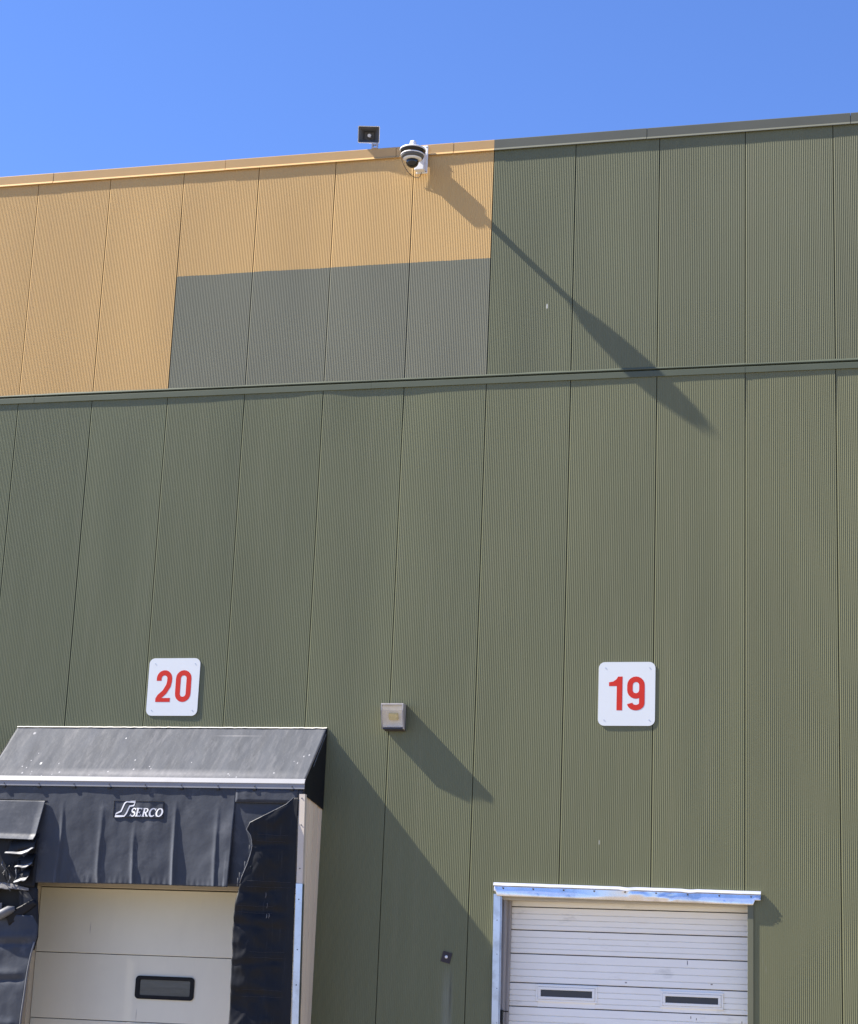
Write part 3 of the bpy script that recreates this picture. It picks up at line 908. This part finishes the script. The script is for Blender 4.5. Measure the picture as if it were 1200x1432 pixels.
# stitched seams on the curtain
def stitch(parent, x0, x1, z0, z1, y=None):
    bm = bmesh.new()
    N = 24
    pts = [(x0 + (x1 - x0) * i / N, z0 + (z1 - z0) * i / N) for i in range(N + 1)]
    tube(bm, [(x, (YF + 0.004 + curt_y(x, z) - 0.002) if y is None else y, z) for x, z in pts], 0.0045, 5)
    return link("seam", bm, SEAL, parent)
stitch(hc, -5.55, -4.80, 4.285, 4.272)
# patch with the maker's name
def Y_at(x, z): return YF + 0.004 + curt_y(x, z)
px0, px1, pz0, pz1 = -3.972, -3.372, 4.098, 4.282
bm = bmesh.new()
sheet(bm, lambda u, v: Vector((px0 + u * (px1 - px0), Y_at(px0 + u * (px1 - px0), pz0 + v * (pz1 - pz0)) - 0.0045, pz0 + v * (pz1 - pz0))), 40, 14, 0.003)
lp = link("name_patch", bm, VINYL, T, True)
bm = bmesh.new()
for a, b in (((px0, pz0), (px1, pz0)), ((px1, pz0), (px1, pz1)), ((px1, pz1), (px0, pz1)), ((px0, pz1), (px0, pz0))):
    tube(bm, [(a[0] + (b[0] - a[0]) * i / 20, Y_at(a[0] + (b[0] - a[0]) * i / 20, a[1] + (b[1] - a[1]) * i / 20) - 0.006, a[1] + (b[1] - a[1]) * i / 20) for i in range(21)], 0.0028, 5)
link("patch_hem", bm, SEAL, lp)

class Wrap:
    """2-D lettering laid on the wavy patch"""
    def __init__(s): s.bm = bmesh.new()
    def M(s, ox, oz, k, shear):
        return lambda u, v: (ox + k * (u + shear * v), oz + k * v)
LH = 0.094
Wp = Wrap(); lb = Wp.bm
def letter(ch, ox, oz):
    M = Wp.M(ox, oz, LH, 0.22)
    th, tn = 0.20, 0.085
    cnt = [0]
    def S_(pts, w_, closed=False):
        cnt[0] += 1
        if len(pts) == 2:
            p, q_ = pts; pts = [(p[0] + (q_[0] - p[0]) * i / 6, p[1] + (q_[1] - p[1]) * i / 6) for i in range(7)]
        stroke(lb, pts, w_, M, -0.00025 * cnt[0], 0.0006, closed)
    if ch == 'E':
        S_([(0.17, 0.02), (0.17, 0.98)], th); S_([(0.0, 0.955), (0.68, 0.955)], 0.10); S_([(0.0, 0.045), (0.70, 0.045)], 0.10); S_([(0.2, 0.50), (0.5, 0.50)], 0.09)
        S_([(0.65, 1.0), (0.65, 0.78)], 0.07); S_([(0.68, 0.0), (0.70, 0.25)], 0.08); S_([(0.5, 0.38), (0.5, 0.62)], 0.06)
    elif ch == 'R':
        S_([(0.17, 0.02), (0.17, 0.98)], th); S_([(0.0, 0.955), (0.4, 0.955)], 0.09); S_([(0.0, 0.035), (0.36, 0.035)], 0.07)
        a = [(0.38, 0.95)] + arc(0.40, 0.725, 0.22, 80, -80, 8) + [(0.2, 0.50)]
        S_(a, [0.09] + [0.09 + 0.11 * math.sin(math.pi * i / 8) for i in range(9)] + [0.08])
        S_([(0.36, 0.50), (0.62, 0.08), (0.82, 0.04)], [0.16, 0.17, 0.07])
    elif ch == 'C':
        a = arc(0.44, 0.5, 0.36, 48, 318, 16, 0.46)
        S_(a, [0.08 + 0.13 * math.sin(math.pi * i / 16) for i in range(17)]); S_([(0.74, 0.98), (0.73, 0.72)], 0.08)
    elif ch == 'O':
        a = arc(0.46, 0.5, 0.37, 0, 360, 24, 0.455)[:-1]
        S_(a, [0.09 + 0.12 * abs(math.cos(math.radians(15 * i))) for i in range(24)], True)
    elif ch == 'S':
        a = [(0.60, 0.80)] + arc(0.36, 0.735, 0.22, 50, 250, 10) + arc(0.36, 0.27, 0.24, 80, -150, 12)
        n_ = len(a)
        S_(a, [0.09 + 0.10 * math.sin(math.pi * i / (n_ - 1)) for i in range(n_)]); S_([(0.62, 0.98), (0.60, 0.74)], 0.07); S_([(0.06, 0.02), (0.10, 0.28)], 0.07)
adv = 0.0
for ch, ad in zip("SERCO", (0.72, 0.82, 0.86, 0.84, 0.9)):
    letter(ch, -3.778 + adv * LH, 4.112); adv += ad
# the S-shaped mark, an outlined double curve
outl = [(135, 447), (285, 443), (318, 400), (342, 340), (362, 292), (428, 280), (452, 222), (312, 222), (277, 248), (252, 310), (226, 370), (152, 405)]
outl = [(-3.952 + (u - 135) / 12 * 0.00886, 4.108 + (450 - v) / 12 * 0.0088) for u, v in outl]
stroke(lb, outl, 0.015, lambda u, v: (u, v), 0, 0.0005, True)
for v in lb.verts:
    lift = v.co.y
    v.co.y = Y_at(v.co.x, v.co.z) - 0.0072 + lift
link("lettering", lb, PRINT, lp)

# right corner: recessed flap behind the end of the head curtain, hinged at its top
bm = bmesh.new()
def fr_fn(u, v):
    x = -2.76 + u * 1.015; z = 4.44 - 1.07 * v
    k = max(0, v - 0.15)
    return Vector((x, YF + 0.012 + 0.02 * k + 0.004 * noise.noise(Vector((x * 5, 1, z * 4))), z))
sheet(bm, fr_fn, 24, 30, 0.005)
link("corner_flap", bm, VINYL, T, True)
bm = bmesh.new()
sheet(bm, lambda u, v: Vector((-2.525 + u * 0.72, YF - 0.004 + 0.003 * noise.noise(Vector((u * 9, v, 0))), 4.443 - 0.155 * v)), 24, 4, 0.006)
link("curtain_header", bm, VINYL, T, True)
stitch(hc, -2.52, -1.86, 4.286, 4.28, YF - 0.006)

# left corner: flap that stands out from the curtain at its foot
bm = bmesh.new()
def fl_fn(u, v):
    xr = -4.815 - 0.055 * v + 0.01 * v * v
    x = -5.58 + u * (xr + 5.58); z = 4.270 - 0.45 * v + 0.012 * (1 - u) * v
    curl = 0.045 * (max(0, v - 0.84) / 0.16) ** 1.6 + 0.030 * (max(0, u - 0.88) / 0.12) ** 1.6 * (0.3 + 0.7 * v)
    return Vector((x, YF - 0.006 - 0.075 * v - curl - 0.012 * max(0, u - 0.9) / 0.1 * v * 0 + 0.004 * noise.noise(Vector((x * 4, 0, z * 4))), z))
sheet(bm, fl_fn, 60, 40, 0.005)
link("corner_flap", bm, VINYL, T, True)

# left side curtain, torn open; pleats stand out as curled strips
def strip(x0, z0, x1, z1, h, out, curl):
    bm = bmesh.new()
    def fn(u, v):
        x = x0 + (x1 - x0) * u
        z = z0 + (z1 - z0) * u + 0.02 * math.sin(u * 3.0) * curl
        a = v * 1.9
        ru = out * (0.35 + 0.65 * u)
        return Vector((x, YF - 0.02 - ru * math.sin(a), z + h * (1 - v) - 0.25 * ru * v + 0.004 * noise.noise(Vector((u * 7, v * 3, z0)))))
    sheet(bm, fn, 18, 8, 0.004)
    return link("torn_strip", bm, VEDGE if curl > 5 else BLACKV, T, True)
bm = bmesh.new()
sheet(bm, lambda u, v: Vector((-5.58 + 0.72 * u, YF - 0.012 - 0.006 * noise.noise(Vector((u * 6, v * 5, 2))), 3.86 - 0.56 * v)), 20, 20, 0.004)
link("curtain_backing", bm, BLACKV, T, True)
strip(-5.20, 3.655, -4.85, 3.745, 0.15, 0.09, 1)
strip(-5.09, 3.50, -4.865, 3.55, 0.12, 0.08, 1)
strip(-5.08, 3.345, -4.90, 3.43, 0.10, 0.07, 1)
# bright worn edges of the strips
def lipstrip(pts, wd):
    bm = bmesh.new()
    n = len(pts)
    def fn(u, v):
        f = u * (n - 1); i = min(int(f), n - 2); t_ = f - i
        p = Vector(pts[i]).lerp(Vector(pts[i + 1]), t_)
        ww = wd * (0.30 + 0.70 * u ** 0.7) * (1 + 0.5 * noise.noise(Vector((u * 5, p.z * 3, 2)))) * min(1, (1.03 - u) * 9)
        p = p + Vector((0, 0, 0.010 * math.sin(u * 7 + p.z * 9)))
        return p + Vector((0, 0.75 * ww * (v - 0.5), 1.0 * ww * (v - 0.5) + 0.003 * noise.noise(Vector((u * 11, v, p.z)))))
    sheet(bm, fn, 20, 3, 0.004)
    return link("torn_edge", bm, VEDGE, T, True)
lipstrip([(-5.22, -0.79, 3.665), (-5.05, -0.80, 3.68), (-4.93, -0.805, 3.70), (-4.86, -0.80, 3.735)], 0.065)
lipstrip([(-5.09, -0.78, 3.515), (-4.98, -0.79, 3.53), (-4.87, -0.785, 3.565)], 0.06)
lipstrip([(-5.09, -0.77, 3.36), (-5.02, -0.785, 3.36), (-4.95, -0.785, 3.39), (-4.90, -0.775, 3.44)], 0.065)
# rags hanging in the tear
rr = random.Random(3)
for i in range(9):
    bm = bmesh.new()
    x = -5.30 + 0.03 * i + rr.uniform(-0.01, 0.01); z = 3.60 - rr.uniform(0, 0.16)
    pts = [(x, -0.735, z)]
    for s_ in range(4):
        pts.append((pts[-1][0] + rr.uniform(-0.035, 0.04), -0.735 - rr.uniform(0, 0.03), pts[-1][2] - rr.uniform(0.02, 0.06)))
    tube(bm, pts, [0.006, 0.009, 0.005, 0.004, 0.002], 5)
    link("rag", bm, (BLACKV, VEDGE, BLACKV)[i % 3], T)
# torn lining under the tear
bm = bmesh.new()
def lin_fn(u, v):
    x = -5.58 + 0.66 * u
    top = 3.37 - 0.05 * u; bot = 3.27 - 0.06 * u * u + 0.03 * noise.noise(Vector((u * 9, 0, 5)))
    if u < 0.35: bot -= 0.05
    bot = bot + (top - 0.02 - bot) * max(0, (u - 0.45) / 0.55) ** 0.8; top -= 0.10 * max(0, u - 0.6) ** 1.2; bot -= 0.12 * max(0, u - 0.6) ** 1.2
    z = top + (bot - top) * v
    return Vector((x, YF - 0.03 - 0.05 * v * (1 - u), z + 0.008 * noise.noise(Vector((u * 14, v * 3, 9)))))
sheet(bm, lin_fn, 30, 6, 0.004)
link("torn_lining", bm, FOAM, T, True)
# the hole, with the dark padding behind and the rolled edge below
bm = bmesh.new()
box(bm, -5.58, -4.86, YF + 0.05, YF + 0.07, 2.9, 3.4)
link("padding", bm, CORE, T)
bm = bmesh.new()
prism_y(bm, [(-5.02, 3.27), (-4.93, 3.24), (-4.87, 3.16), (-4.89, 3.10), (-5.02, 3.05)], YF + 0.0, YF + 0.01)
link("torn_lining", bm, mat("dark_lining", (0.06, 0.058, 0.055), 0.8), T)
bm = bmesh.new()
tube(bm, [(-5.33, YF - 0.02, 3.22), (-5.325, YF - 0.03, 3.13), (-5.33, YF - 0.02, 3.06)], [0.012, 0.016, 0.008], 6)
tube(bm, [(-5.27, YF + 0.0, 3.12), (-5.27, YF + 0.0, 3.04)], 0.025, 6)
link("rag", bm, FOAM, T)
bm = bmesh.new()
tube(bm, [(-5.58, YF - 0.05, 3.015), (-5.40, YF - 0.06, 2.985), (-5.22, YF - 0.065, 2.985), (-5.12, YF - 0.06, 3.04), (-5.06, YF - 0.05, 3.06)], [0.05, 0.05, 0.055, 0.05, 0.025], 14)
link("rolled_edge", bm, VEDGE, T, True)
bm = bmesh.new()
def dg(u, v):
    p = Vector((-5.17, YF - 0.055, 2.99)).lerp(Vector((-4.86, YF - 0.02, 3.17)), u)
    return p + Vector((0.05 * v, 0.02 * v + 0.01 * noise.noise(Vector((u * 6, v * 3, 0))), -0.12 * v * (1 - 0.6 * u)))
sheet(bm, dg, 14, 6, 0.004)
link("torn_strip", bm, BLACKV, T, True)
# lower left side curtain, hem leaning inwards
edge = [(3.30, -4.835), (3.189, -4.826), (2.915, -4.79), (2.758, -4.782), (2.562, -4.824), (2.367, -4.849), (2.135, -4.861), (1.942, -4.876), (1.811, -4.881), (1.0, -4.90)]
def ex(z):
    for (za, xa), (zb, xb) in zip(edge, edge[1:]):
        if za >= z >= zb:
            t_ = (za - z) / (za - zb); return xa + (xb - xa) * t_
    return edge[-1][1]
def lc(u, v):
    z = 2.99 - 1.99 * v
    zz_ = z + 0.10 * max(0, 0.05 - v) * 0
    x = -5.58 + u * (ex(z) + 5.58)
    y = YF - 0.03
    for c in (2.66, 2.26, 1.72):
        d = (z - c - 0.03 * u)
        y += 0.014 * math.exp(-(d / 0.03) ** 2) * min(1, (1 - u) * 6) - 0.014 * math.exp(-((d - 0.07) / 0.05) ** 2) * min(1, (1 - u) * 6)
    y -= 0.012 * noise.noise(Vector((x * 3 + z, 4, z * 2.2))) + 0.004 * noise.noise(Vector((x * 9, 4, z * 8)))
    y += 0.06 * max(0, (u - 0.75) / 0.25) * max(0, 1 - v * 4.5)
    return Vector((x, y, z))
bm = bmesh.new()
sheet(bm, lc, 36, 110, 0.005)
link("side_curtain", bm, VINYL, T, True)
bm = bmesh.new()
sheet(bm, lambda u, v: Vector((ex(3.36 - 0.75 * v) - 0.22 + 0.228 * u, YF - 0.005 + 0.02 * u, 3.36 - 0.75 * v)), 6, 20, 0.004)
link("shaded_hem", bm, BLACKV, T, True)  # black sheet standing in for the shade inside the curtain's edge
bm = bmesh.new()
tube(bm, [(ex(z) + 0.004, YF - 0.035, z) for z in (2.70, 2.6, 2.5, 2.4, 2.3, 2.2, 2.1, 2.0, 1.9, 1.0)], 0.011, 8)
link("piping", bm, VEDGE, T, True)

# right side curtain: swung outwards, its face in shade
th = math.radians(18)
HX, HY = -1.86, YF - 0.012
outline = [(4.345, -0.02), (4.267, 0.065), (4.16, 0.25), (4.056, 0.444), (3.977, 0.478), (3.92, 0.43), (3.864, 0.416), (3.78, 0.412), (3.709, 0.425), (3.60, 0.455), (3.475, 0.501), (3.33, 0.528), (3.191, 0.547), (3.04, 0.562), (2.902, 0.567), (2.75, 0.560), (2.62, 0.545), (2.58, 0.556), (2.3, 0.550), (1.917, 0.543), (1.0, 0.53)]
def sR(z):
    for (za, xa), (zb, xb) in zip(outline, outline[1:]):
        if za >= z >= zb:
            return xa + (xb - xa) * (za - z) / (za - zb)
    return outline[-1][1]
def rc(u, v):
    z = 4.345 - 3.345 * v
    s0 = -0.07 - 0.06 * min(1, (4.345 - z) / 2.4)
    s = s0 + u * (sR(z) - s0)
    bulge = 0.035 * math.sin(math.pi * u) * (0.5 + 0.5 * noise.noise(Vector((0, z * 1.1, 3)))) + 0.034 * noise.noise(Vector((s * 3.5, z * 2, 8))) + 0.005 * noise.noise(Vector((s * 8 + z * 4, z * 5, 1))) - 0.040 * abs(noise.noise(Vector((s * 2.6 + z * 1.5, z * 1.7 - s, 6)))) - 0.018 * abs(noise.noise(Vector((s * 5 - z * 3, z * 3.5, 2)))) + 0.004 * noise.noise(Vector((s * 22, z * 16, 4)))
    for c in (3.86, 3.38, 3.14, 2.95, 2.62, 2.24, 1.9):
        dz = z - c - 0.10 * s * math.sin(c * 9) - 0.02 * noise.noise(Vector((s * 5, c, 0)))
        bulge += 0.010 * math.exp(-((dz - 0.05) / 0.06) ** 2) - 0.008 * math.exp(-((dz + 0.03) / 0.03) ** 2)
    k = min(1, max(0, s + 0.07) / 0.2)
    return Vector((HX - math.cos(th) * s, HY - math.sin(th) * max(s, 0) - bulge * k - 0.004, z))
bm = bmesh.new()
sheet(bm, rc, 40, 150, 0.006)
sc = link("side_curtain", bm, BLACKV, T, True)
for (zc_, s0, s1) in ((3.93, 0.02, 0.36), (3.86, 0.05, 0.36), (3.43, -0.05, 0.44), (3.37, -0.05, 0.44), (3.16, 0.15, 0.52), (3.09, 0.15, 0.52), (2.68, -0.02, 0.36), (2.62, -0.02, 0.36), (2.28, 0.0, 0.42), (2.21, 0.0, 0.42)):
    bm = bmesh.new()
    pp = []
    for i in range(15):
        s = s0 + (s1 - s0) * i / 14
        z = zc_ + 0.010 * noise.noise(Vector((i * 0.25, zc_ * 9, 0)))
        v = (4.345 - z) / 3.345
        ss0 = -0.07 - 0.06 * min(1, (4.345 - z) / 2.4)
        u = (s - ss0) / (sR(z) - ss0)
        pp.append(rc(u, v) + Vector((0, -0.001, 0)))
    tube(bm, pp, 0.0028, 5)
    link("seam", bm, mat("grey_thread", (0.028, 0.028, 0.032), 0.7), sc)
bm = bmesh.new()
pp = [rc(1.0, (4.345 - z) / 3.345) + Vector((-0.002, 0, 0)) for z in (4.345, 4.267, 4.16, 4.056, 3.977, 3.92, 3.864, 3.78, 3.709, 3.6, 3.475, 3.4)]
tube(bm, pp, [0.004] * 4 + [0.008, 0.006] + [0.005] * 6, 6)
link("piping", bm, VEDGE, T, True)
# small holes and threads on that curtain
for (s, z, r_) in ((0.235, 3.28, 0.006), (0.21, 3.17, 0.004), (0.205, 3.055, 0.009), (0.18, 3.06, 0.008)):
    bm = bmesh.new()
    v = (4.345 - z) / 3.345; ss0 = -0.07 - 0.06 * min(1, (4.345 - z) / 2.4)
    u = (s - ss0) / (sR(z) - ss0)
    p = rc(u, v)
    tube(bm, [p + Vector((0, -0.003, 0.03)), p + Vector((0.004, -0.006, 0)), p + Vector((-0.004, -0.003, -0.025))], [0.003, r_ * 0.6, 0.002], 5)
    link("tear", bm, FOAM, T)
for (s, z) in ((0.40, 3.80), (0.44, 3.62), (0.49, 3.50), (0.505, 3.44)):
    bm = bmesh.new()
    x = HX - math.cos(th) * s; y = HY - math.sin(th) * s
    tube(bm, [(x, y, z), (x - 0.03, y - 0.015, z + 0.01), (x - 0.035, y - 0.01, z - 0.07)], [0.005, 0.008, 0.003], 5)
    link("rag", bm, VEDGE, T)
